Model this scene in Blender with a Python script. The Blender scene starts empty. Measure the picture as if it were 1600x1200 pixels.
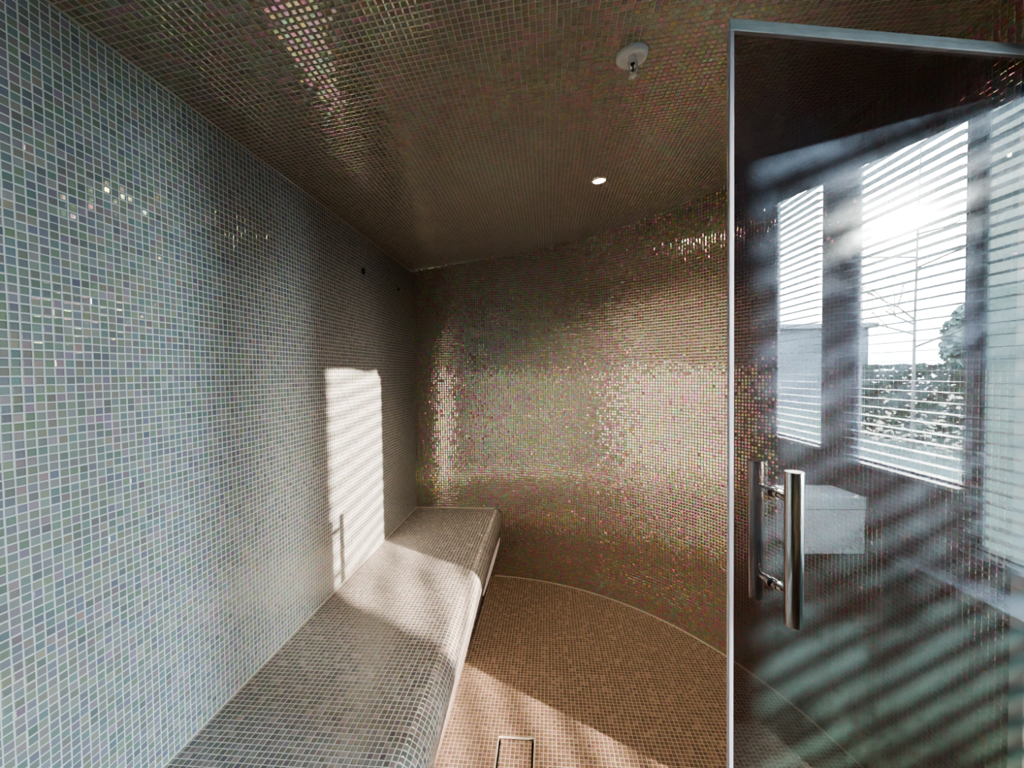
import bpy, bmesh, math, random
from math import pi, sin, cos, tan, radians, sqrt, atan2, hypot
from mathutils import Vector, Matrix
random.seed(7)
scene = bpy.context.scene
COL = scene.collection
PITCH = 0.0191                       # mosaic module in metres

# ------------------------------------------------------------------ materials
def new_mat(name):
    m = bpy.data.materials.new(name); m.use_nodes = True
    nt = m.node_tree; nt.nodes.clear()
    out = nt.nodes.new('ShaderNodeOutputMaterial')
    return m, nt, out

class G:
    """tiny node helper"""
    def __init__(s, nt): s.nt = nt
    def n(s, t, **kw):
        nd = s.nt.nodes.new(t)
        for k, v in kw.items(): setattr(nd, k, v)
        return nd
    def l(s, a, b): s.nt.links.new(a, b)
    def val(s, sock, v):
        if hasattr(v, 'is_linked') or isinstance(v, bpy.types.NodeSocket): s.l(v, sock)
        else: sock.default_value = v
    def math(s, op, a, b=None, c=None, clamp=False):
        nd = s.n('ShaderNodeMath', operation=op, use_clamp=clamp)
        s.val(nd.inputs[0], a)
        if b is not None: s.val(nd.inputs[1], b)
        if c is not None: s.val(nd.inputs[2], c)
        return nd.outputs[0]
    def vmath(s, op, a, b=None, sc=None):
        nd = s.n('ShaderNodeVectorMath', operation=op)
        s.val(nd.inputs[0], a)
        if b is not None: s.val(nd.inputs[1], b)
        if sc is not None: s.val(nd.inputs['Scale'], sc)
        return nd.outputs[0]
    def mix(s, f, a, b, blend='MIX'):
        nd = s.n('ShaderNodeMix', data_type='RGBA', blend_type=blend)
        s.val(nd.inputs[0], f); s.val(nd.inputs[6], a); s.val(nd.inputs[7], b)
        return nd.outputs[2]
    def maprange(s, v, a, b, c, d, smooth=False):
        nd = s.n('ShaderNodeMapRange', interpolation_type='SMOOTHSTEP' if smooth else 'LINEAR')
        s.val(nd.inputs[0], v)
        for i, x in enumerate((a, b, c, d)): s.val(nd.inputs[i + 1], x)
        return nd.outputs[0]

def schlick(g, f0):
    lw = g.n('ShaderNodeLayerWeight'); lw.inputs[0].default_value = 0.5
    return g.math('ADD', f0, g.math('MULTIPLY', g.math('POWER', lw.outputs['Facing'], 5.0), 1.0 - f0))
def c4(c): return (c[0], c[1], c[2], 1.0)

def mosaic(name, tile, tile2, grout, seed, gloss=0.34, tilt=0.10, irid=0.55, rough=(0.10, 0.30), var=0.35, tintk=0.22, outl=3.6):
    m, nt, out = new_mat(name); g = G(nt)
    uv = g.n('ShaderNodeUVMap', uv_map='UVMap')
    sc = g.vmath('SCALE', uv.outputs[0], sc=1.0 / PITCH)
    sc = g.vmath('ADD', sc, (seed * 13.37, seed * 7.71, 0))
    cell = g.vmath('FLOOR', sc)
    fr = g.vmath('SUBTRACT', sc, cell)
    # per tile random
    cellz = g.vmath('ADD', cell, (0, 0, seed * 3.1))
    wn = g.n('ShaderNodeTexWhiteNoise', noise_dimensions='3D'); g.l(cellz, wn.inputs['Vector'])
    cellz2 = g.vmath('ADD', cell, (31.7, 11.3, seed * 3.1 + 5))
    wn2 = g.n('ShaderNodeTexWhiteNoise', noise_dimensions='3D'); g.l(cellz2, wn2.inputs['Vector'])
    rv, rc = wn.outputs['Value'], wn.outputs['Color']
    rv2, rc2 = wn2.outputs['Value'], wn2.outputs['Color']
    # slightly irregular setting of each tile
    off = g.vmath('SCALE', g.vmath('SUBTRACT', rc2, (0.5, 0.5, 0.5)), sc=0.06)
    fr2 = g.vmath('ADD', fr, off)
    sp = g.n('ShaderNodeSeparateXYZ'); g.l(fr2, sp.inputs[0])
    def edge(x):
        return g.math('MINIMUM', x, g.math('SUBTRACT', 1.0, x))
    ed = g.math('MINIMUM', edge(sp.outputs[0]), edge(sp.outputs[1]))
    mask = g.maprange(ed, 0.055, 0.095, 0.0, 1.0)
    dome = g.maprange(ed, 0.03, 0.24, 0.0, 1.0, smooth=True)
    # colour
    big = g.n('ShaderNodeTexNoise', noise_dimensions='3D'); big.inputs['Scale'].default_value = 0.35 / 1.0
    g.l(g.vmath('SCALE', cell, sc=0.09), big.inputs['Vector'])
    base = g.mix(rv, c4(tile), c4(tile2))
    bright = g.maprange(rv2, 0.0, 1.0, 1.0 - var, 1.0 + var)
    base = g.mix(1.0, base, g.vmath('SCALE', (1, 1, 1), sc=bright), 'MULTIPLY')
    tint = g.mix(tintk, (1, 1, 1, 1), rc)
    base = g.mix(1.0, base, tint, 'MULTIPLY')
    col = g.mix(mask, c4(grout), base)
    # bump + per tile tilt
    wob = g.n('ShaderNodeTexNoise'); wob.inputs['Scale'].default_value = 0.9; g.l(sc, wob.inputs['Vector'])
    hgt = g.math('ADD', dome, g.math('MULTIPLY', wob.outputs[0], 0.25))
    bump = g.n('ShaderNodeBump'); bump.inputs['Strength'].default_value = 0.55; bump.inputs['Distance'].default_value = 0.0012
    g.l(hgt, bump.inputs['Height'])
    tl = g.vmath('SCALE', g.vmath('SUBTRACT', rc, (0.5, 0.5, 0.5)), sc=g.maprange(g.math('GREATER_THAN', wn2.outputs['Value'], 0.90), 0, 1, tilt, tilt*outl))
    nrm = g.vmath('NORMALIZE', g.vmath('ADD', bump.outputs[0], tl))
    # iridescent pearl coat
    hs = g.n('ShaderNodeCombineColor', mode='HSV')
    hue = g.math('FRACT', g.math('ADD', 0.77, g.math('MULTIPLY', g.math('FRACT', g.math('ADD', g.math('MULTIPLY', rv2, 0.8), big.outputs[0])), 0.73)))
    g.l(hue, hs.inputs[0])
    sat = g.math('MULTIPLY', g.math('POWER', rv, 0.7), irid)
    g.l(sat, hs.inputs[1]); hs.inputs[2].default_value = 1.0
    dif = g.n('ShaderNodeBsdfDiffuse'); g.l(col, dif.inputs[0]); g.l(bump.outputs[0], dif.inputs['Normal'])
    gl = g.n('ShaderNodeBsdfGlossy'); g.l(g.mix(1.0, hs.outputs[0], (1.0, 0.90, 0.86, 1), 'MULTIPLY'), gl.inputs['Color'])
    g.l(nrm, gl.inputs['Normal'])
    g.l(g.maprange(rv2, 0, 1, rough[0], rough[1]), gl.inputs['Roughness'])
    fres = schlick(g, 0.03)
    fac = g.math('ADD', g.math('MULTIPLY', g.maprange(rv, 0, 1, 0.8, 1.15), gloss), g.math('MULTIPLY', fres, 0.5))
    fac = g.math('MULTIPLY', fac, mask, clamp=True)
    mx = g.n('ShaderNodeMixShader'); g.l(fac, mx.inputs[0]); g.l(dif.outputs[0], mx.inputs[1]); g.l(gl.outputs[0], mx.inputs[2])
    g.l(mx.outputs[0], out.inputs[0])
    return m

def simple(name, col, rough=0.5, metal=0.0, noise=0.0, nscale=8.0, spec=0.5, bump=0.0):
    m, nt, out = new_mat(name); g = G(nt)
    p = g.n('ShaderNodeBsdfPrincipled')
    p.inputs['Roughness'].default_value = rough; p.inputs['Metallic'].default_value = metal
    p.inputs['Specular IOR Level'].default_value = spec
    tc = g.n('ShaderNodeTexCoord')
    nz = g.n('ShaderNodeTexNoise'); nz.inputs['Scale'].default_value = nscale; nz.inputs['Detail'].default_value = 5
    g.l(tc.outputs['Object'], nz.inputs['Vector'])
    lo = [c * (1 - noise) for c in col]; hi = [min(1, c * (1 + noise)) for c in col]
    g.l(g.mix(nz.outputs[0], c4(lo), c4(hi)), p.inputs['Base Color'])
    if bump:
        b = g.n('ShaderNodeBump'); b.inputs['Strength'].default_value = bump; b.inputs['Distance'].default_value = 0.002
        g.l(nz.outputs[0], b.inputs['Height']); g.l(b.outputs[0], p.inputs['Normal'])
    g.l(p.outputs[0], out.inputs[0])
    return m

def emission(name, col, strength):
    m, nt, out = new_mat(name); g = G(nt)
    e = g.n('ShaderNodeEmission'); e.inputs[0].default_value = c4(col); e.inputs[1].default_value = strength
    lw = g.n('ShaderNodeLayerWeight'); lw.inputs[0].default_value = 0.3
    g.l(g.math('MULTIPLY', g.maprange(lw.outputs['Facing'], 0, 1, 1.0, 0.6), strength), e.inputs[1])
    g.l(e.outputs[0], out.inputs[0])
    return m

def door_glass(name):
    m, nt, out = new_mat(name); g = G(nt)
    tr = g.n('ShaderNodeBsdfTransparent'); tr.inputs[0].default_value = (0.585, 0.53, 0.53, 1)
    gl = g.n('ShaderNodeBsdfGlossy'); gl.inputs['Color'].default_value = (0.95, 1.0, 1.0, 1); gl.inputs['Roughness'].default_value = 0.0
    mx = g.n('ShaderNodeMixShader')
    g.l(schlick(g, 0.075), mx.inputs[0]); g.l(tr.outputs[0], mx.inputs[1]); g.l(gl.outputs[0], mx.inputs[2])
    # dried steam film: cloudy, patchy, catches the sun
    tc = g.n('ShaderNodeTexCoord')
    n1 = g.n('ShaderNodeTexNoise'); n1.inputs['Scale'].default_value = 3.2; n1.inputs['Detail'].default_value = 7; n1.inputs['Roughness'].default_value = 0.62; n1.inputs['Distortion'].default_value = 0.6
    g.l(tc.outputs['Object'], n1.inputs['Vector'])
    n2 = g.n('ShaderNodeTexNoise'); n2.inputs['Scale'].default_value = 14; n2.inputs['Detail'].default_value = 4
    g.l(tc.outputs['Object'], n2.inputs['Vector'])
    cl = g.math('ADD', g.math('MULTIPLY', n1.outputs[0], 0.8), g.math('MULTIPLY', n2.outputs[0], 0.2))
    film = g.maprange(cl, 0.36, 0.64, FILM[0], FILM[1], smooth=True)
    sp = g.n('ShaderNodeSeparateXYZ'); g.l(tc.outputs['Object'], sp.inputs[0])
    df = g.n('ShaderNodeBsdfDiffuse')
    g.l(g.mix(g.maprange(sp.outputs[2], 0.5, 1.7, 0, 1), (0.26, 0.50, 0.41, 1), (0.40, 0.60, 0.98, 1)), df.inputs[0])
    gr = g.n('ShaderNodeBsdfGlossy'); gr.inputs['Roughness'].default_value = 0.11; gr.inputs['Color'].default_value = (0.8, 0.9, 1, 1)
    fm = g.n('ShaderNodeMixShader'); fm.inputs[0].default_value = 0.16
    g.l(df.outputs[0], fm.inputs[1]); g.l(gr.outputs[0], fm.inputs[2])
    m2 = g.n('ShaderNodeMixShader'); g.l(film, m2.inputs[0]); g.l(mx.outputs[0], m2.inputs[1]); g.l(fm.outputs[0], m2.inputs[2])
    g.l(m2.outputs[0], out.inputs[0])
    return m
FILM = (0.0013, 0.0105)

def pane_glass(name, tint=(0.93, 0.96, 0.97), frost=0.0):
    m, nt, out = new_mat(name); g = G(nt)
    tr = g.n('ShaderNodeBsdfTransparent'); tr.inputs[0].default_value = c4(tint)
    gl = g.n('ShaderNodeBsdfGlossy'); gl.inputs['Roughness'].default_value = 0.02
    mx = g.n('ShaderNodeMixShader'); g.l(schlick(g, 0.04), mx.inputs[0]); g.l(tr.outputs[0], mx.inputs[1]); g.l(gl.outputs[0], mx.inputs[2])
    if frost:
        tl = g.n('ShaderNodeBsdfTranslucent'); tc = g.n('ShaderNodeTexCoord')
        nz = g.n('ShaderNodeTexNoise'); nz.inputs['Scale'].default_value = 1.5; g.l(tc.outputs['Object'], nz.inputs['Vector'])
        g.l(g.mix(nz.outputs[0], (0.036, 0.050, 0.050, 1), (0.046, 0.060, 0.060, 1)), tl.inputs[0])
        m2 = g.n('ShaderNodeMixShader'); m2.inputs[0].default_value = frost
        g.l(mx.outputs[0], m2.inputs[1]); g.l(tl.outputs[0], m2.inputs[2]); g.l(m2.outputs[0], out.inputs[0])
    else:
        g.l(mx.outputs[0], out.inputs[0])
    return m

TAUPE, TAUPE2 = (0.165, 0.140, 0.112), (0.235, 0.215, 0.180)
GROUT = (0.52, 0.50, 0.44)
M = {}
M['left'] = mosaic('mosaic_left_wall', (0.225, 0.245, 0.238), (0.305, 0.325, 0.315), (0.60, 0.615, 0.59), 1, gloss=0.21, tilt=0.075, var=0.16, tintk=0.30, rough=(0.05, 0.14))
M['far'] = mosaic('mosaic_far_wall', (0.265, 0.218, 0.182), (0.33, 0.282, 0.240), (0.30, 0.255, 0.22), 2, gloss=0.74, tilt=0.05, irid=0.60, rough=(0.04, 0.11), var=0.15)
M['ceil'] = mosaic('mosaic_ceiling', (0.215, 0.192, 0.162), (0.275, 0.252, 0.218), (0.52, 0.485, 0.42), 3, gloss=0.24, outl=1.6, tilt=0.045, irid=0.50, rough=(0.05, 0.14), var=0.2)
M['bench'] = mosaic('mosaic_bench', (0.145, 0.132, 0.124), (0.185, 0.170, 0.158), (0.50, 0.475, 0.43), 4, gloss=0.08, tilt=0.05, irid=0.25, var=0.15)
M['floor'] = mosaic('mosaic_floor', (0.160, 0.105, 0.076), (0.205, 0.145, 0.108), (0.43, 0.345, 0.265), 5, gloss=0.04, tilt=0.05, irid=0.2, var=0.15)
M['caulk'] = simple('caulk_bead', (0.55, 0.50, 0.42), 0.6, noise=0.1)
M['steel'] = simple('brushed_steel', (0.60, 0.57, 0.54), 0.16, 1.0, noise=0.08, nscale=40)
M['dark_steel'] = simple('dark_steel', (0.10, 0.10, 0.10), 0.4, 0.6, noise=0.1)
M['black'] = simple('black_rubber', (0.012, 0.012, 0.012), 0.6, noise=0.2)
M['white'] = simple('white_enamel', (0.92, 0.93, 0.91), 0.35, noise=0.04)
M['plaster'] = simple('pale_plaster', (0.30, 0.29, 0.32), 0.8, noise=0.05, nscale=3)
M['plaster_white'] = simple('white_plaster', (0.42, 0.42, 0.43), 0.8, noise=0.04, nscale=3)
M['slate'] = simple('dark_slate_floor', (0.018, 0.024, 0.022), 0.9, noise=0.35, nscale=2.5, spec=0.0)
M['reveal'] = simple('grey_green_reveal', (0.020, 0.036, 0.031), 0.8, noise=0.05)
M['frame'] = simple('window_frame_grey', (0.20, 0.19, 0.21), 0.5, noise=0.06)
M['slat'] = simple('blind_slat_white', (0.46, 0.50, 0.55), 0.4, noise=0.03)
M['pouf'] = simple('white_lacquer', (0.75, 0.78, 0.77), 0.4, noise=0.03)
M['mat'] = simple('dark_mat', (0.012, 0.012, 0.012), 0.95, noise=0.4, nscale=60, spec=0.0)
M['seal'] = simple('clear_seal', (0.86, 0.86, 0.87), 0.28, noise=0.18, nscale=35, bump=0.3)
M['edge'] = simple('polished_glass_edge', (0.82, 0.74, 0.80), 0.2, noise=0.08, nscale=12)
M['lamp'] = emission('lamp_lens', (1.0, 0.82, 0.58), 140.0)
M['bulb'] = simple('sprinkler_bulb', (0.03, 0.02, 0.02), 0.15, noise=0.1)
M['door'] = door_glass('door_glass')
M['pane'] = pane_glass('window_glass')
M['frost'] = pane_glass('frosted_window_glass', frost=0.985)
M['lawn'] = simple('winter_grass', (0.05, 0.06, 0.045), 0.9, noise=0.3, nscale=1.5)
M['bark'] = simple('grey_bark', (0.14, 0.12, 0.10), 0.9, noise=0.3, nscale=20)
M['leaf'] = simple('grey_green_leaf', (0.07, 0.10, 0.07), 0.6, noise=0.4, nscale=3)
M['render'] = simple('pale_render_wall', (0.12, 0.125, 0.14), 0.8, noise=0.05)
M['darkglass'] = simple('dark_window', (0.10, 0.12, 0.14), 0.2, noise=0.1)
M['hedge'] = simple('hedge_leaf', (0.06, 0.085, 0.06), 0.7, noise=0.5, nscale=5)

# ------------------------------------------------------------------ mesh helpers
class MB:
    def __init__(s): s.v = []; s.f = []; s.uv = []; s.mi = []
    def face(s, pts, uvs=None, mi=0):
        b = len(s.v); s.v += [tuple(p) for p in pts]; s.f.append(tuple(range(b, b + len(pts))))
        s.uv.append(uvs or [(0, 0)] * len(pts)); s.mi.append(mi)
    def box(s, lo, hi, mi=0, M_=None):
        x0, y0, z0 = lo; x1, y1, z1 = hi
        c = [Vector(p) for p in ((x0,y0,z0),(x1,y0,z0),(x1,y1,z0),(x0,y1,z0),(x0,y0,z1),(x1,y0,z1),(x1,y1,z1),(x0,y1,z1))]
        if M_ is not None: c = [M_ @ p for p in c]
        for q in ((0,3,2,1),(4,5,6,7),(0,1,5,4),(1,2,6,5),(2,3,7,6),(3,0,4,7)):
            s.face([c[i] for i in q], mi=mi)
    def tube(s, p0, p1, r0, r1=None, n=16, cap=True, mi=0):
        r1 = r0 if r1 is None else r1
        p0 = Vector(p0); p1 = Vector(p1); a = (p1 - p0).normalized()
        u = a.orthogonal().normalized(); w = a.cross(u)
        A = [p0 + (u * cos(2*pi*i/n) + w * sin(2*pi*i/n)) * r0 for i in range(n)]
        B = [p1 + (u * cos(2*pi*i/n) + w * sin(2*pi*i/n)) * r1 for i in range(n)]
        for i in range(n):
            j = (i + 1) % n; s.face([A[i], A[j], B[j], B[i]], mi=mi)
        if cap:
            s.face(A[::-1], mi=mi); s.face(B, mi=mi)
    def lathe(s, prof, c=(0,0,0), n=32, mi=0):
        # prof: (radius, z) list
        c = Vector(c)
        for (ra, za), (rb, zb) in zip(prof, prof[1:]):
            for i in range(n):
                a, b = 2*pi*i/n, 2*pi*(i+1)/n
                P = [c + Vector((ra*cos(a), ra*sin(a), za)), c + Vector((ra*cos(b), ra*sin(b), za)),
                     c + Vector((rb*cos(b), rb*sin(b), zb)), c + Vector((rb*cos(a), rb*sin(a), zb))]
                if ra < 1e-6: P = P[1:] if False else [P[0], P[2], P[3]]
                elif rb < 1e-6: P = P[:3]
                s.face(P, mi=mi)
    def build(s, name, mats, parent=None, smooth=False, weld=True, bevel=0.0):
        me = bpy.data.meshes.new(name)
        me.from_pydata(s.v, [], s.f)
        uvl = me.uv_layers.new(name='UVMap')
        k = 0
        for poly, uvs, mi in zip(me.polygons, s.uv, s.mi):
            poly.material_index = mi; poly.use_smooth = smooth
            for li, t in zip(poly.loop_indices, uvs): uvl.data[li].uv = t
        mats = mats if isinstance(mats, (list, tuple)) else [mats]
        for m in mats: me.materials.append(m)
        if weld:
            bm = bmesh.new(); bm.from_mesh(me); bmesh.ops.remove_doubles(bm, verts=bm.verts, dist=1e-5)
            bmesh.ops.recalc_face_normals(bm, faces=bm.faces) if bevel >= 0 and not s.keep else None
            bm.to_mesh(me); bm.free()
        o = bpy.data.objects.new(name, me); COL.objects.link(o)
        if parent is not None: o.parent = parent
        if bevel > 0:
            b = o.modifiers.new('bevel', 'BEVEL'); b.width = bevel; b.segments = 2; b.limit_method = 'ANGLE'
        return o
    keep = False

def empty(name, loc=(0,0,0), rz=0.0):
    o = bpy.data.objects.new(name, None); COL.objects.link(o)
    o.empty_display_size = 0.1; o.location = loc; o.rotation_euler = (0, 0, rz)
    return o
def tag(o, label=None, cat=None, group=None, kind=None):
    if label: o['label'] = label
    if cat: o['category'] = cat
    if group: o['group'] = group
    if kind: o['kind'] = kind
    return o
def struct(o): o['kind'] = 'structure'; return o

# ------------------------------------------------------------------ room dimensions (metres)
XL = -1.10                     # left wall
YF = 3.2553                    # far wall, flat part
CX, CY, CR = -0.57, 1.355, 1.90   # curved wall
XR = 1.30                      # doorway wall
YB = -0.95                     # wall behind the camera
JL, JR, HZ = 0.384, 1.250, 2.434  # doorway: jambs along y, head height
def ceil_z(x):
    u = x - XL
    return 2.5026 + 0.142*u - 0.0235*u*u
def uv4(a, b, c, d): return [a, b, c, d]

# plan of the far wall: (x, y) list and its running length
plan = [(XL, YF), (-0.57, YF)]
NA = 64
a_end = atan2(sqrt(CR**2 - (XR - CX)**2), XR - CX)
for i in range(1, NA + 1):
    a = pi/2 + (a_end - pi/2) * i / NA
    plan.append((CX + CR*cos(a), CY + CR*sin(a)))
pl2 = [plan[0]]
for p in plan[1:]:
    q = pl2[-1]; L = hypot(p[0]-q[0], p[1]-q[1]); k = max(1, int(L/0.06))
    for j in range(1, k+1): pl2.append((q[0]+(p[0]-q[0])*j/k, q[1]+(p[1]-q[1])*j/k))
plan = pl2
# far wall
b = MB(); s = 0
for p, q in zip(plan, plan[1:]):
    L = hypot(q[0]-p[0], q[1]-p[1])
    zp, zq = ceil_z(p[0]), ceil_z(q[0])
    b.face([(p[0],p[1],0),(q[0],q[1],0),(q[0],q[1],zq),(p[0],p[1],zp)], [(s,0),(s+L,0),(s+L,zq),(s,zp)]); s += L
b.keep = True
def part_of(b, sel):
    c = MB(); c.keep = True
    for i, f_ in enumerate(b.f):
        pts = [b.v[k] for k in f_]
        if sel(sum(p[0] for p in pts)/len(pts)): c.face(pts, b.uv[i], b.mi[i])
    return c
struct(part_of(b, lambda x: x < CX).build('wall_far', M['far']))
struct(part_of(b, lambda x: x >= CX).build('wall_far_curved', M['far'], smooth=True))
YC = plan[-1][1]               # where the curve meets the doorway wall
# left wall
b = MB(); zc = ceil_z(XL)
b.keep = True
b.face([(XL,YB,0),(XL,YF,0),(XL,YF,zc),(XL,YB,zc)], [(YB,0),(YF,0),(YF,zc),(YB,zc)])
wl = struct(b.build('wall_left', M['left']))
# doorway wall: mosaic inside, plaster outside and in the reveal
b = MB(); b.keep = True
XO = 1.40; zr = ceil_z(XR); ZT = 4.35
def innr(y0, y1, z0, z1):
    b.face([(XR,y0,z0),(XR,y0,z1),(XR,y1,z1),(XR,y1,z0)], [(y0,z0),(y0,z1),(y1,z1),(y1,z0)], 0)
def outr(y0, y1, z0, z1):
    b.face([(XO,y0,z0),(XO,y1,z0),(XO,y1,z1),(XO,y0,z1)], mi=1)
innr(YB, JL, 0, HZ); innr(JR, YC, 0, HZ); innr(YB, YC, HZ, zr)
outr(-4.2, JL, 0, HZ); outr(JR, 3.6, 0, HZ); outr(-4.2, 3.6, HZ, ZT)
b.face([(XR,JL,0),(XR,JL,HZ),(XO,JL,HZ),(XO,JL,0)], mi=2)
b.face([(XR,JR,0),(XO,JR,0),(XO,JR,HZ),(XR,JR,HZ)], mi=2)
b.face([(XR,JL,HZ),(XR,JR,HZ),(XO,JR,HZ),(XO,JL,HZ)], mi=2)
wr = struct(b.build('wall_right', [M['far'], M['plaster'], M['reveal']]))
# wall behind the camera
b = MB(); b.keep = True
xs = [XL + (XR-XL)*i/24 for i in range(25)]
for x0, x1 in zip(xs, xs[1:]):
    b.face([(x0,YB,0),(x0,YB,ceil_z(x0)),(x1,YB,ceil_z(x1)),(x1,YB,0)], [(x0,0),(x0,ceil_z(x0)),(x1,ceil_z(x1)),(x1,0)])
struct(b.build('wall_back', M['far']))
# ceiling vault, trimmed to the plan
b = MB(); b.keep = True
xs = [XL - 0.03] + [XL + (XR-XL)*i/60 for i in range(61)] + [XR + 0.05]
def far_y(x):
    if x <= CX: return YF
    return CY + sqrt(max(0, CR**2 - (min(x, XR)-CX)**2))
s = -0.03
for x0, x1 in zip(xs, xs[1:]):
    L = hypot(x1-x0, ceil_z(x1)-ceil_z(x0))
    y0, y1 = far_y(x0), far_y(x1)
    y0 += 0.05; y1 += 0.05
    b.face([(x0,YB-.03,ceil_z(x0)),(x0,y0,ceil_z(x0)),(x1,y1,ceil_z(x1)),(x1,YB-.03,ceil_z(x1))],
           [(s,YB-.03),(s,y0),(s+L,y1),(s+L,YB-.03)]); s += L
struct(b.build('ceiling', M['ceil'], smooth=True))
# steam room floor (a square hole is left for the drain)
DR = (-0.243, -0.076, 1.62, 1.797)   # drain opening x0,x1,y0,y1
b = MB(); b.keep = True
def fl(x0, x1, y0, y1, y1b=None):
    y1b = y1 if y1b is None else y1b
    b.face([(x0,y0,0),(x1,y0,0),(x1,y1b,0),(x0,y1,0)], [(x0,y0),(x1,y0),(x1,y1b),(x0,y1)])
cuts = sorted(set([round(XL + (XR-XL)*i/40, 4) for i in range(41)] + [DR[0], DR[1]]))
for x0, x1 in zip(cuts, cuts[1:]):
    xm = (x0+x1)/2
    if DR[0] < xm < DR[1]:
        fl(x0, x1, YB, DR[2]); fl(x0, x1, DR[3], far_y(x0), far_y(x1))
    else:
        fl(x0, x1, YB, far_y(x0)+.03, far_y(x1)+.03)
struct(b.build('floor', M['floor']))

# pale joint beads along the edges
def bead(name, pts, r=0.0032):
    b = MB()
    for p, q in zip(pts, pts[1:]): b.tube(p, q, r, n=6, cap=True)
    return struct(b.build(name, M['caulk'], weld=False))
bead('trim_1', [(XL+0.002, YB+0.02, ceil_z(XL)-0.002), (XL+0.002, YF-0.004, ceil_z(XL)-0.002)])
bead('trim_2', [(p[0]-0.002*(1 if p[0] > CX else 0), p[1]-0.003, 0.001) for p in plan if p[0] > -0.47], 0.004)
BZ = 0.5565                     # bench top
bead('trim_3', [(XL+0.002, YB+0.02, BZ+0.001), (XL+0.002, YF-0.004, BZ+0.001)])
bead('trim_4', [(XL+0.003, YF-0.0065, BZ-0.002), (-0.45, YF-0.0065, BZ-0.002)], 0.006)

# ------------------------------------------------------------------ bench
bench = empty('tiled_bench', (-0.75, 1.15, 0.0))
tag(bench, 'long mosaic tiled bench with rounded front edge built along the left wall', 'bench')
prof = [(XL+0.001, BZ), (-0.46, BZ)]
r = 0.085; cxn, czn = -0.462, BZ - r
for i in range(1, 15):
    a = pi/2 - (pi/2 + 0.25) * i / 14
    prof.append((cxn + r*cos(a), czn + r*sin(a)))
prof.append((-0.498, 0.0))
b = MB(); b.keep = True
y0, y1 = YB + 0.002, YF - 0.0125
s = 0
O = Vector(bench.location)
pr = [prof[0]]
for p in prof[1:]:
    q = pr[-1]; L = hypot(p[0]-q[0], p[1]-q[1]); k = max(1, int(L/0.08))
    for j in range(1, k+1): pr.append((q[0]+(p[0]-q[0])*j/k, q[1]+(p[1]-q[1])*j/k))
for p, q in zip(pr, pr[1:]):
    L = hypot(q[0]-p[0], q[1]-p[1])
    b.face([Vector((p[0],y0,p[1]))-O, Vector((q[0],y0,q[1]))-O, Vector((q[0],y1,q[1]))-O, Vector((p[0],y1,p[1]))-O],
           [(s,y0),(s+L,y0),(s+L,y1),(s,y1)]); s += L
b.face([Vector((p[0],y0,p[1]))-O for p in ([(XL+0.001,0)] + pr)], [(p[0], p[1]) for p in ([(XL+0.001,0)] + pr)])
b.face([Vector((p[0],y1,p[1]))-O for p in ([(XL+0.001,0)] + pr)][::-1], [(p[0], p[1]) for p in ([(XL+0.001,0)] + pr)][::-1])
b.build('tiled_body', M['bench'], bench, smooth=True)
# thin steel deflector plate under the nosing
b = MB()
x_a, z_a, x_b, z_b = -0.383, 0.353, -0.402, 0.347
ys = [2.33, 2.45, 2.62, 2.85, 3.05, 3.17]
hs = [0.15, 0.55, 0.95, 1.0, 0.7, 0.15]
for (ya, ha), (yb, hb) in zip(zip(ys, hs), zip(ys[1:], hs[1:])):
    for (xa, za, xb, zb) in ((x_a, z_a, x_b, z_b),):
        zm, xm = (za+zb)/2, (xa+xb)/2
        def P(y, h, k, d=0): return Vector((xm + (xa-xm)*h*k + d, y, zm + (za-zm)*h*k)) - O
        for d in (0, -0.004):
            b.face([P(ya,ha,-1,d), P(yb,hb,-1,d), P(yb,hb,1,d), P(ya,ha,1,d)])
        b.face([P(ya,ha,1,0), P(yb,hb,1,0), P(yb,hb,1,-0.004), P(ya,ha,1,-0.004)])
        b.face([P(ya,ha,-1,0), P(ya,ha,-1,-0.004), P(yb,hb,-1,-0.004), P(yb,hb,-1,0)])
for yy in (2.5, 2.95):
    b.tube(Vector((-0.396, yy, 0.358))-O, Vector((-0.425, yy, 0.345))-O, 0.004, n=8)
st = b.build('metal_strip', M['edge'], bench); st['label'] = 'thin pale metal strip under the bench edge'

# ------------------------------------------------------------------ floor drain
dr = empty('floor_drain', ((DR[0]+DR[1])/2, (DR[2]+DR[3])/2, 0))
tag(dr, 'square floor drain with tile insert cover set in the mosaic floor', 'drain')
w, h = (DR[1]-DR[0])/2, (DR[3]-DR[2])/2
b = MB()
b.box((-w, -h, -0.05), (w, h, -0.045)); 
for sx in (-1, 1):
    b.face([(sx*w,-h,-0.05),(sx*w,h,-0.05),(sx*w,h,0),(sx*w,-h,0)])
    b.face([(-w,sx*h,-0.05),(w,sx*h,-0.05),(w,sx*h,0),(-w,sx*h,0)])
b.build('drain_well', M['black'], dr)
b = MB(); t = 0.0035
for lo, hi in (((-w,-h,-0.02),(-w+t,h,0.001)), ((w-t,-h,-0.02),(w,h,0.001)), ((-w,h-t,-0.02),(w,h,0.001)), ((-w,-h,-0.02),(w,-h+t,0.001))):
    b.box(lo, hi)
b.build('rim', M['caulk'], dr)
b = MB(); b.keep = True; g_ = 0.0135
x0, x1, yy0, yy1 = -w+g_, w-g_, -h+g_, h-g_
X0, Y0 = dr.location.x, dr.location.y
b.face([(x0,yy0,-0.002),(x1,yy0,-0.002),(x1,yy1,-0.002),(x0,yy1,-0.002)], [(x0+.005,yy0+.007),(x1+.005,yy0+.007),(x1+.005,yy1+.007),(x0+.005,yy1+.007)])
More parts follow.
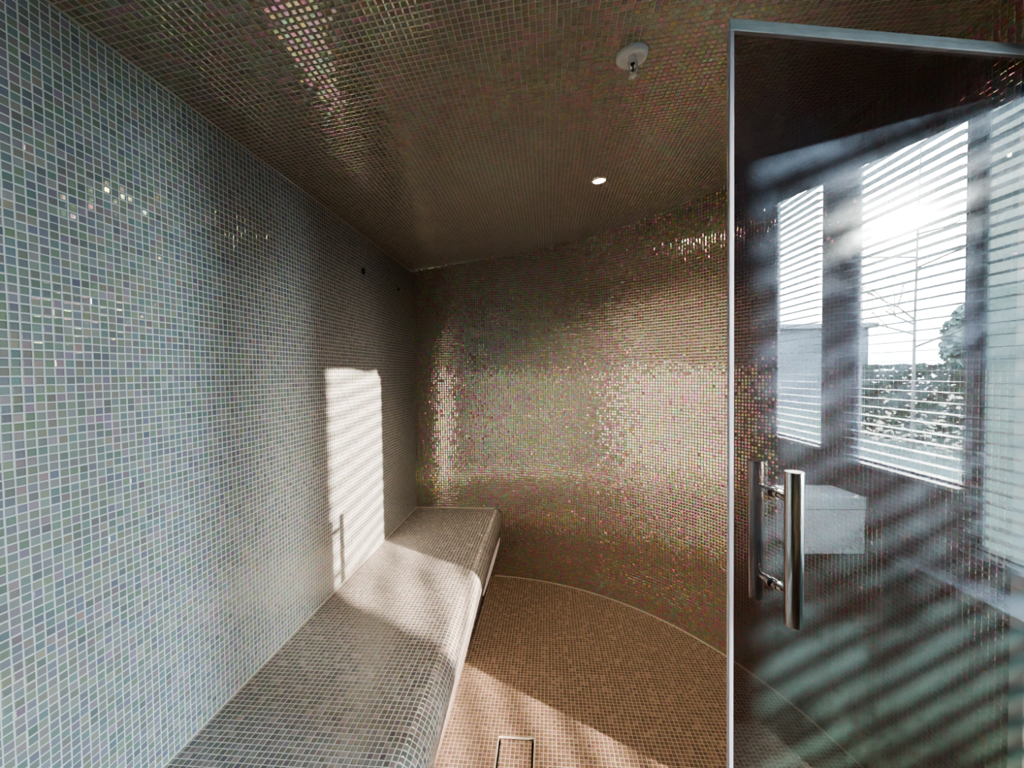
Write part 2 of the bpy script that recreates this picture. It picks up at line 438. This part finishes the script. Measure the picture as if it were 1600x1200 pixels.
for (ax,ay),(bx,by) in (((x0,yy0),(x1,yy0)),((x1,yy0),(x1,yy1)),((x1,yy1),(x0,yy1)),((x0,yy1),(x0,yy0))):
    b.face([(ax,ay,-0.045),(bx,by,-0.045),(bx,by,-0.002),(ax,ay,-0.002)], [(ax,0),(bx,0),(bx,.04),(ax,.04)])
b.build('tile_insert', M['floor'], dr)

# ------------------------------------------------------------------ ceiling fittings
def ceil_normal_rot(x):
    sl = 0.142 - 0.047*(x - XL)
    return -atan2(sl, 1)
def place_ceiling(name, x, y, label, cat):
    o = empty(name, (x, y, ceil_z(x))); o.rotation_euler = (0, ceil_normal_rot(x), 0)
    return tag(o, label, cat)
sp = place_ceiling('fire_sprinkler', 0.274, 1.328, 'white pendent fire sprinkler with round plate on the tiled ceiling', 'sprinkler')
b = MB(); b.lathe([(0.0, -0.006), (0.018, -0.006), (0.026, -0.009), (0.034, -0.015), (0.044, -0.012), (0.049, -0.006), (0.050, 0.0)], n=40)
b.build('escutcheon', M['white'], sp, smooth=True)
b = MB(); b.lathe([(0.0, -0.026), (0.010, -0.026), (0.012, -0.020), (0.013, -0.004)], n=24)
for sx in (-1, 1):
    b.tube((sx*0.012, 0, -0.020), (sx*0.013, 0, -0.034), 0.0032, n=8)
    b.tube((sx*0.013, 0, -0.034), (sx*0.010, 0, -0.050), 0.0030, n=8)
    b.tube((sx*0.010, 0, -0.050), (0.0, 0, -0.058), 0.0030, n=8)
b.lathe([(0.0, -0.062), (0.005, -0.062), (0.006, -0.054), (0.0, -0.052)], n=16)
b.build('frame_arms', M['white'], sp, smooth=False)
b = MB(); b.tube((0,0,-0.026), (0,0,-0.054), 0.0024, n=10); b.lathe([(0.0,-0.033),(0.006,-0.031),(0.0075,-0.027),(0.006,-0.0262),(0.0,-0.026)], n=16)
o = b.build('glass_bulb', M['bulb'], sp); o['label'] = 'dark glass bulb'
b = MB()
b.lathe([(0.0,-0.0640),(0.010,-0.0640),(0.010,-0.0620),(0.0,-0.0620)], n=24)
for i in range(12):
    a = 2*pi*i/12; Mx = Matrix.Rotation(a, 4, 'Z')
    b.box((0.009,-0.0016,-0.0646), (0.0165,0.0016,-0.0628), M_=Mx)
b.build('deflector', M['white'], sp)

LX, LY = 0.276, 2.160
dl = place_ceiling('recessed_downlight', LX, LY, 'small round recessed downlight glowing warm in the tiled ceiling', 'light')
b = MB(); b.lathe([(0.0305, -0.001), (0.032, -0.0065), (0.038, -0.0055), (0.043, 0.0)], n=32)
b.build('trim_ring', M['steel'], dl, smooth=True)
b = MB(); b.lathe([(0.0, -0.0016), (0.031, -0.0012)], n=32)
o = b.build('lens', M['lamp'], dl); o['label'] = 'glowing warm white lens'
ld = bpy.data.lights.new('downlight_lamp', 'SPOT'); ld.energy = 40; ld.color = (1.0, 0.80, 0.58); ld.spot_size = radians(124); ld.spot_blend = 1.0; ld.shadow_soft_size = 0.004
lo = bpy.data.objects.new('downlight_lamp', ld); COL.objects.link(lo); lo.parent = dl; lo.location = (0, 0, -0.006)

# black round wall fittings high on the left wall
def wall_fitting(name, y, z, rad, label):
    o = empty(name, (XL, y, z)); tag(o, label, 'sensor', 'round fittings on the left wall')
    b = MB(); prof = [(0.0, 0.004), (rad*0.55, 0.004), (rad*0.6, 0.010), (rad, 0.008), (rad, 0.0)]
    b.lathe(prof, n=24)
    for i, v in enumerate(b.v): b.v[i] = (v[2], v[0], v[1])
    b.build('housing', M['black'], o, smooth=True)
    b = MB(); b.lathe([(0.0, 0.007), (rad*0.4, 0.006), (rad*0.45, 0.004)], n=16)
    for i, v in enumerate(b.v): b.v[i] = (v[2], v[0], v[1])
    b.build('probe', M['dark_steel'], o, smooth=True)
wall_fitting('wall_sensor', 2.362, 2.2835, 0.019, 'small black round sensor high on the left wall, nearer the camera')
wall_fitting('wall_sensor.001', 2.93, 2.29, 0.011, 'tiny dark round sensor high on the left wall beside the far corner')

# ------------------------------------------------------------------ glass door, standing open
Ex, Ey = 0.4417, 1.0401
Dv = Vector((0.98034, 0.19732, 0)); Nv = Vector((-0.19732, 0.98034, 0))
DL, DT, DZ0, DZ1 = 0.960, 0.010, 0.012, 2.505
door = empty('door_1', (Ex + Dv.x*DL, Ey + Dv.y*DL, 0), atan2(Dv.y, Dv.x) + pi)
tag(door, 'frameless tinted glass door standing open with a tubular steel pull handle', 'door', kind='structure')
# local frame: +x runs from hinge to the free edge, +y faces the camera
b = MB(); b.box((0.012, -DT/2, DZ0), (DL-0.013, DT/2, DZ1-0.028))
b.build('glass_panel', M['door'], door)
b = MB(); b.box((DL-0.013, -DT/2, DZ0), (DL, DT/2, DZ1-0.028))
o = b.build('edge_seal', M['edge'], door, bevel=0.002); o['label'] = 'pale upright seal on the free edge'
b = MB()
b.box((0.012, -0.0075, DZ1-0.030), (DL, 0.0075, DZ1-0.014)); b.box((0.012, -0.0045, DZ1-0.014), (DL, 0.0045, DZ1))
o = b.build('top_seal', M['seal'], door, bevel=0.0015); o['label'] = 'clear plastic seal along the top edge'
HS = DL - 0.124
hd = MB()
def handle_bar(side, name):
    b = MB(); c = 0.0635*side
    b.tube((HS, c, 1.052), (HS, c, 1.420), 0.0205, n=40)
    o = b.build(name, M['steel'], door, bevel=0.0015)
    for p in o.data.polygons: p.use_smooth = len(p.vertices) == 4
    for z in (1.120, 1.352):
        b2 = MB(); b2.tube((HS, 0.0055*side, z), (HS, c - 0.017*side, z), 0.0095, n=24)
        b2.tube((HS, 0.0052*side, z), (HS, 0.017*side, z), 0.0125, n=24)
        q = b2.build('standoff', M['steel'], o, bevel=0.0008)
        for p in q.data.polygons: p.use_smooth = len(p.vertices) == 4
    return o
handle_bar(1, 'handle'); handle_bar(-1, 'handle')
for z in (0.06, 2.375):
    b = MB(); b.box((-0.012, -0.018, z), (0.075, 0.018, z+0.10))
    b.build('hinge', M['steel'], door, bevel=0.003)

# ------------------------------------------------------------------ outer room: window wall seen in the door's reflection
ang = radians(-20.4)
WD = Vector((sin(ang), cos(ang), 0)); WO = Vector((4.0, 0.0, 0))
WN = Vector((-cos(ang), sin(ang), 0))           # towards the room
wm = Matrix(((WD.x, WN.x, 0, WO.x), (WD.y, WN.y, 0, WO.y), (0, 0, 1, 0), (0, 0, 0, 1)))   # (s, n, z) -> world
WINS = [(-2.66, -1.755, 0.74, 4.15), (-1.25, -0.165, 0.69, 4.15), (-0.07, 0.30, 0.24, 4.15), (0.40, 0.95, 0.24, 4.15)]  # last opening is an unseen window, added to brighten the left wall
SA, SB, TH = -5.2, 3.6, 0.05
b = MB()
prev = SA
for (s0, s1, z0, z1) in WINS:
    b.box((prev, -TH, 0), (s0, 0, ZT), M_=wm)
    b.box((s0, -TH, 0), (s1, 0, z0), M_=wm); b.box((s0, -TH, z1), (s1, 0, ZT), M_=wm)
    prev = s1
b.box((prev, -TH, 0), (SB, 0, ZT), M_=wm)
struct(b.build('wall_window', M['plaster']))
b = MB(); b.box((SA+1.0, 0.001, 0), (SB-1.6, 0.42, 0.075), M_=wm); struct(b.build('trim_5', M['frame'], bevel=0.004))
for i, (s0, s1, z0, z1) in enumerate(WINS):
    c = (s0+s1)/2
    w_ = empty('window_%d' % (i+1), wm @ Vector((c, -0.025, z0)), pi/2 + atan2(WD.y, WD.x) - pi/2)
    struct(w_)
    hw = (s1-s0)/2; hh = z1-z0; fw = 0.022
    b = MB()
    for lo, hi in (((-hw,-0.02,0),(-hw+fw,0.02,hh)), ((hw-fw,-0.02,0),(hw,0.02,hh)), ((-hw,-0.02,0),(hw,0.02,fw)), ((-hw,-0.02,hh-fw),(hw,0.02,hh))):
        b.box(lo, hi)
    b.build('window_frame', M['frame'], w_)
    b = MB(); b.face([(-hw+fw,0,fw),(hw-fw,0,fw),(hw-fw,0,hh-fw),(-hw+fw,0,hh-fw)])
    b.build('pane', M['frost'] if i == 2 else M['pane'], w_)
    # portal so the sky is sampled well
    pd = bpy.data.lights.new('sky_portal', 'AREA'); pd.shape = 'RECTANGLE'; pd.size = s1-s0; pd.size_y = hh
    pd.cycles.is_portal = True
    po = bpy.data.objects.new('sky_portal', pd); COL.objects.link(po)
    cen = wm @ Vector((c, -TH-0.02, z0+hh/2))
    z_ax = -WN; x_ax = WD; y_ax = z_ax.cross(x_ax)
    po.matrix_world = Matrix(((x_ax.x,y_ax.x,z_ax.x,cen.x),(x_ax.y,y_ax.y,z_ax.y,cen.y),(x_ax.z,y_ax.z,z_ax.z,cen.z),(0,0,0,1)))
BL = ['slatted white blind on the left window reflected in the glass door', 'slatted white blind with the low sun glaring through, reflected in the glass door',
      'slatted blind over the narrow frosted window at the right edge of the door reflection']
for i, (s0, s1, z0, z1) in enumerate(WINS[:3]):
    c = (s0+s1)/2; hw = (s1-s0)/2 + 0.05
    if i == 2: hw = (s1-s0)/2 + 0.02
    bl = empty('window_blind' if i == 0 else 'window_blind.%03d' % i, wm @ Vector((c, 0.055, z0)), atan2(WD.y, WD.x))
    tag(bl, BL[i], 'blind', 'blinds along the window wall')
    b = MB(); z = 0.05
    while z < z1 - z0 - 0.02:
        b.box((-hw, -0.045, z), (hw, 0.045, z+0.0035)); z += 0.089
    b.build('slats', M['slat'], bl, weld=False)
    b = MB(); b.box((-hw, -0.046, -0.03), (hw, 0.046, 0.004)); b.build('bottom_rail', M['slat'], bl, bevel=0.003)
    b = MB(); b.box((-hw, -0.05, z1-z0+0.0), (hw, 0.05, z1-z0+0.09)); b.build('head_rail', M['slat'], bl, bevel=0.003)
    b = MB()
    for k in (-0.72, 0.72):
        b.tube((k*hw, 0.047, -0.02), (k*hw, 0.047, z1-z0), 0.0012, n=6); b.tube((k*hw, -0.047, -0.02), (k*hw, -0.047, z1-z0), 0.0012, n=6)
    b.build('ladder_cord', M['slat'], bl, weld=False)
# outer room shell
def wloc(s): return wm @ Vector((s, 0, 0))
pA, pB = wloc(SA), wloc(SB)
b = MB()
b.face([(1.30, -4.2, -0.002), (pA.x, pA.y, -0.002), (pB.x, pB.y, -0.002), (1.30, 3.6, -0.002)])
struct(b.build('floor_outer', M['slate']))
b = MB(); b.face([(XO, -4.2, ZT), (XO, 3.6, ZT), (pB.x, pB.y, ZT), (pA.x, pA.y, ZT)]); struct(b.build('ceiling_outer', M['plaster_white']))
b = MB(); b.face([(XO, -4.2, 0), (pA.x, pA.y, 0), (pA.x, pA.y, ZT), (XO, -4.2, ZT)]); struct(b.build('wall_outer_south', M['plaster_white']))
b = MB(); b.face([(XO, 3.6, 0), (XO, 3.6, ZT), (pB.x, pB.y, ZT), (pB.x, pB.y, 0)]); struct(b.build('wall_outer_north', M['plaster_white']))

# white storage box and dark mat on the outer floor
bd = Vector((0.943, 0.332, 0)); bn = Vector((0.332, -0.943, 0))
bx = empty('storage_box', (3.71 - bd.x*0.28 + bn.x*0.2, -0.636 - bd.y*0.28 + bn.y*0.2, 0), atan2(bd.y, bd.x))
tag(bx, 'white lidded storage box on the dark floor, reflected in the glass door', 'box')
b = MB(); b.box((-0.28, -0.2, 0.0), (0.28, 0.2, 0.395)); b.build('box_body', M['pouf'], bx, bevel=0.006)
b = MB(); b.box((-0.285, -0.205, 0.402), (0.285, 0.205, 0.51)); b.build('lid', M['pouf'], bx, bevel=0.008)
b = MB(); b.box((-0.27, -0.19, 0.395), (0.27, 0.19, 0.402)); b.build('shadow_gap', M['dark_steel'], bx)
mt = empty('floor_mat', (2.05, 0.776, 0)); tag(mt, 'dark flat floor mat outside the doorway, its corner reflected low in the door', 'mat')
b = MB(); b.box((0.02, 0.02, 0.0), (0.78, 0.53, 0.006)); b.build('mat_pad', M['mat'], mt)
b = MB()
for lo, hi in (((0,0,0),(0.8,0.02,0.007)),((0,0.53,0),(0.8,0.55,0.007)),((0,0.02,0),(0.02,0.53,0.007)),((0.78,0.02,0),(0.8,0.53,0.007))): b.box(lo, hi)
b.build('mat_border', M['mat'], mt)

# ------------------------------------------------------------------ garden outside (seen through the blinds in reflection)
b = MB(); b.face([(2.0,-40,-0.35),(60,-40,-0.35),(60,40,-0.35),(2.0,40,-0.35)]); struct(b.build('ground_outside', M['lawn']))
def out(s, dist, z=-0.35):
    # a point outside, along the reflected sight line that crosses the window wall at s
    eye = Vector((1.0, 0.85, 0)); w = wm @ Vector((s, 0, 0)); d = (w - eye).normalized()
    p = w + d*dist; return Vector((p.x, p.y, z))
def bare_tree(loc, h, label, seed):
    rnd = random.Random(seed); o = empty('bare_tree', loc); tag(o, label, 'tree')
    b = MB(); b.tube((0,0,0), (0.05,0,h*0.45), 0.045, 0.03, n=8); b.tube((0.05,0,h*0.45), (0.0,0.1,h), 0.03, 0.015, n=8)
    b.build('trunk', M['bark'], o, weld=False)
    b = MB()
    def branch(p, d, L, r, k):
        q = p + d*L; b.tube(p, q, r, r*0.6, n=5, cap=False)
        if k == 0: return
        for _ in range(3):
            nd = (d + Vector((rnd.uniform(-.8,.8), rnd.uniform(-.8,.8), rnd.uniform(-.1,.5)))).normalized()
            branch(p + d*L*rnd.uniform(.5,1), nd, L*rnd.uniform(.5,.75), r*0.55, k-1)
    for i in range(7):
        a = rnd.uniform(0, 2*pi); z = h*rnd.uniform(.3,.85)
        branch(Vector((0.03,0.02,z)), Vector((cos(a), sin(a), rnd.uniform(.1,.7))).normalized(), h*0.16, 0.028, 3)
    b.build('branches', M['bark'], o, weld=False)
bare_tree(out(-0.85, 9.0), 7.5, 'slim leafless tree outside the sunlit window in the reflection', 3)
def leafy(name, loc, rx, ry, rz, n, label, cat, seed, mat, base=0.0, stem=None):
    rnd = random.Random(seed); o = empty(name, loc); tag(o, label, cat)
    b = MB()
    for _ in range(n):
        u = rnd.uniform(-1,1); a = rnd.uniform(0,2*pi); rr = rnd.random()**0.35; q = sqrt(1-u*u)
        p = Vector((rx*rr*q*cos(a), ry*rr*q*sin(a), base + rz*(1+rr*u)))
        d1 = Vector((rnd.uniform(-1,1),rnd.uniform(-1,1),rnd.uniform(-1,1))).normalized()*0.16; d2 = d1.orthogonal().normalized()*0.11
        b.face([p-d1, p+d2, p+d1, p-d2])
    f = b.build('foliage', mat, o, weld=False)
    if stem:
        b = MB(); b.tube((0,0,0), (0,0,base+rz), stem, stem*0.5, n=8); b.build('trunk', M['bark'], o)
leafy('evergreen_tree', out(-0.33, 21.0), 2.0, 2.0, 2.1, 5200, 'dense evergreen tree outside the right part of the sunlit window', 'tree', 5, M['leaf'], base=1.0, stem=0.15)
hl = empty('clipped_hedge', out(-0.70, 10.0), atan2(WD.y, WD.x)); tag(hl, 'low dark hedge outside below the sun in the reflection', 'hedge')
b = MB(); rnd = random.Random(9)
for _ in range(5000):
    p = Vector((rnd.uniform(-3.4,3.4), rnd.choice((-0.4,0.4))*rnd.random()**0.3, 2.1*rnd.random()**0.8))
    d1 = Vector((rnd.uniform(-1,1),rnd.uniform(-1,1),rnd.uniform(-1,1))).normalized()*0.10; d2 = d1.orthogonal().normalized()*0.07
    b.face([p-d1, p+d2, p+d1, p-d2])
b.build('foliage', M['hedge'], hl, weld=False)
bb = empty('neighbour_house', out(-2.1, 22.0), atan2(WD.y, WD.x)); tag(bb, 'pale rendered house outside the left window in the reflection', 'house')
b = MB(); b.box((-9,-3,0),(1.0,3,4.2)); b.build('house_walls', M['render'], bb)
b = MB(); b.box((-9.3,-3.3,4.2),(1.3,3.3,4.45)); b.build('roof_slab', M['frame'], bb)
for k in range(5):
    for zz in (0.7, 2.6):
        b = MB(); b.box((-8.4+1.9*k, 2.98, zz), (-7.4+1.9*k, 3.03, zz+1.2)); b.build('house_window', M['darkglass'], bb)

# ------------------------------------------------------------------ light
sd = bpy.data.lights.new('sun', 'SUN'); sd.energy = 54.0; sd.angle = radians(0.65); sd.color = (1.0, 0.96, 0.78)
so = bpy.data.objects.new('sun', sd); COL.objects.link(so)
az, el = radians(119.0), radians(14.65)
tosun = Vector((sin(az)*cos(el), cos(az)*cos(el), sin(el)))
so.rotation_euler = tosun.to_track_quat('Z', 'Y').to_euler()
w = bpy.data.worlds.new('sky'); scene.world = w; w.use_nodes = True
nt = w.node_tree; nt.nodes.clear(); g = G(nt)
ow = g.n('ShaderNodeOutputWorld'); bg = g.n('ShaderNodeBackground')
tc = g.n('ShaderNodeTexCoord'); sx = g.n('ShaderNodeSeparateXYZ'); g.l(tc.outputs['Generated'], sx.inputs[0])
nz = g.n('ShaderNodeTexNoise'); nz.inputs['Scale'].default_value = 2.0; nz.inputs['Detail'].default_value = 4; g.l(tc.outputs['Generated'], nz.inputs['Vector'])
skyc = g.mix(g.maprange(sx.outputs[2], 0.0, 0.6, 0, 1), (0.72, 0.90, 1.0, 1), (0.45, 0.74, 1.0, 1))
skyc = g.mix(g.maprange(nz.outputs[0], 0.45, 0.65, 0, 0.5), skyc, (0.85, 0.95, 1, 1))
dot = g.n('ShaderNodeVectorMath', operation='DOT_PRODUCT'); g.l(tc.outputs['Generated'], dot.inputs[0]); dot.inputs[1].default_value = tuple(tosun)
aur = g.math('POWER', g.math('MAXIMUM', dot.outputs['Value'], 0.0), 80.0)      # hazy brightness around the low sun
skyc = g.vmath('ADD', skyc, g.vmath('SCALE', (1.0, 0.84, 0.56), sc=g.math('MULTIPLY', aur, 2.2)))
g.l(skyc, bg.inputs[0]); bg.inputs[1].default_value = 29.0; g.l(bg.outputs[0], ow.inputs[0])

# ------------------------------------------------------------------ camera
cd = bpy.data.cameras.new('camera'); cam = bpy.data.objects.new('camera', cd); COL.objects.link(cam)
cd.sensor_fit = 'HORIZONTAL'; cd.sensor_width = 36.0; cd.lens = 632.5/1600*36.0; cd.clip_start = 0.02; cd.clip_end = 300
yaw, pitch, roll = 0.0885, -0.0271, -0.0133
f = Vector((-sin(yaw), cos(yaw), 0)); r_ = Vector((cos(yaw), sin(yaw), 0)); u = Vector((0,0,1))
f2 = f*cos(pitch) + u*sin(pitch); u2 = u*cos(pitch) - f*sin(pitch)
r3 = r_*cos(roll) + u2*sin(roll); u3 = u2*cos(roll) - r_*sin(roll)
cam.matrix_world = Matrix(((r3.x,u3.x,-f2.x,0),(r3.y,u3.y,-f2.y,0),(r3.z,u3.z,-f2.z,1.661),(0,0,0,1)))
scene.camera = cam

scene.cycles.use_denoising = True
scene.cycles.max_bounces = 14; scene.cycles.diffuse_bounces = 6; scene.cycles.glossy_bounces = 6; scene.cycles.transparent_max_bounces = 24
scene.cycles.sample_clamp_indirect = 12; scene.cycles.caustics_reflective = False; scene.cycles.caustics_refractive = False
scene.view_settings.view_transform = 'AgX'; scene.view_settings.look = 'AgX - Medium High Contrast'
scene.view_settings.exposure = 1.8
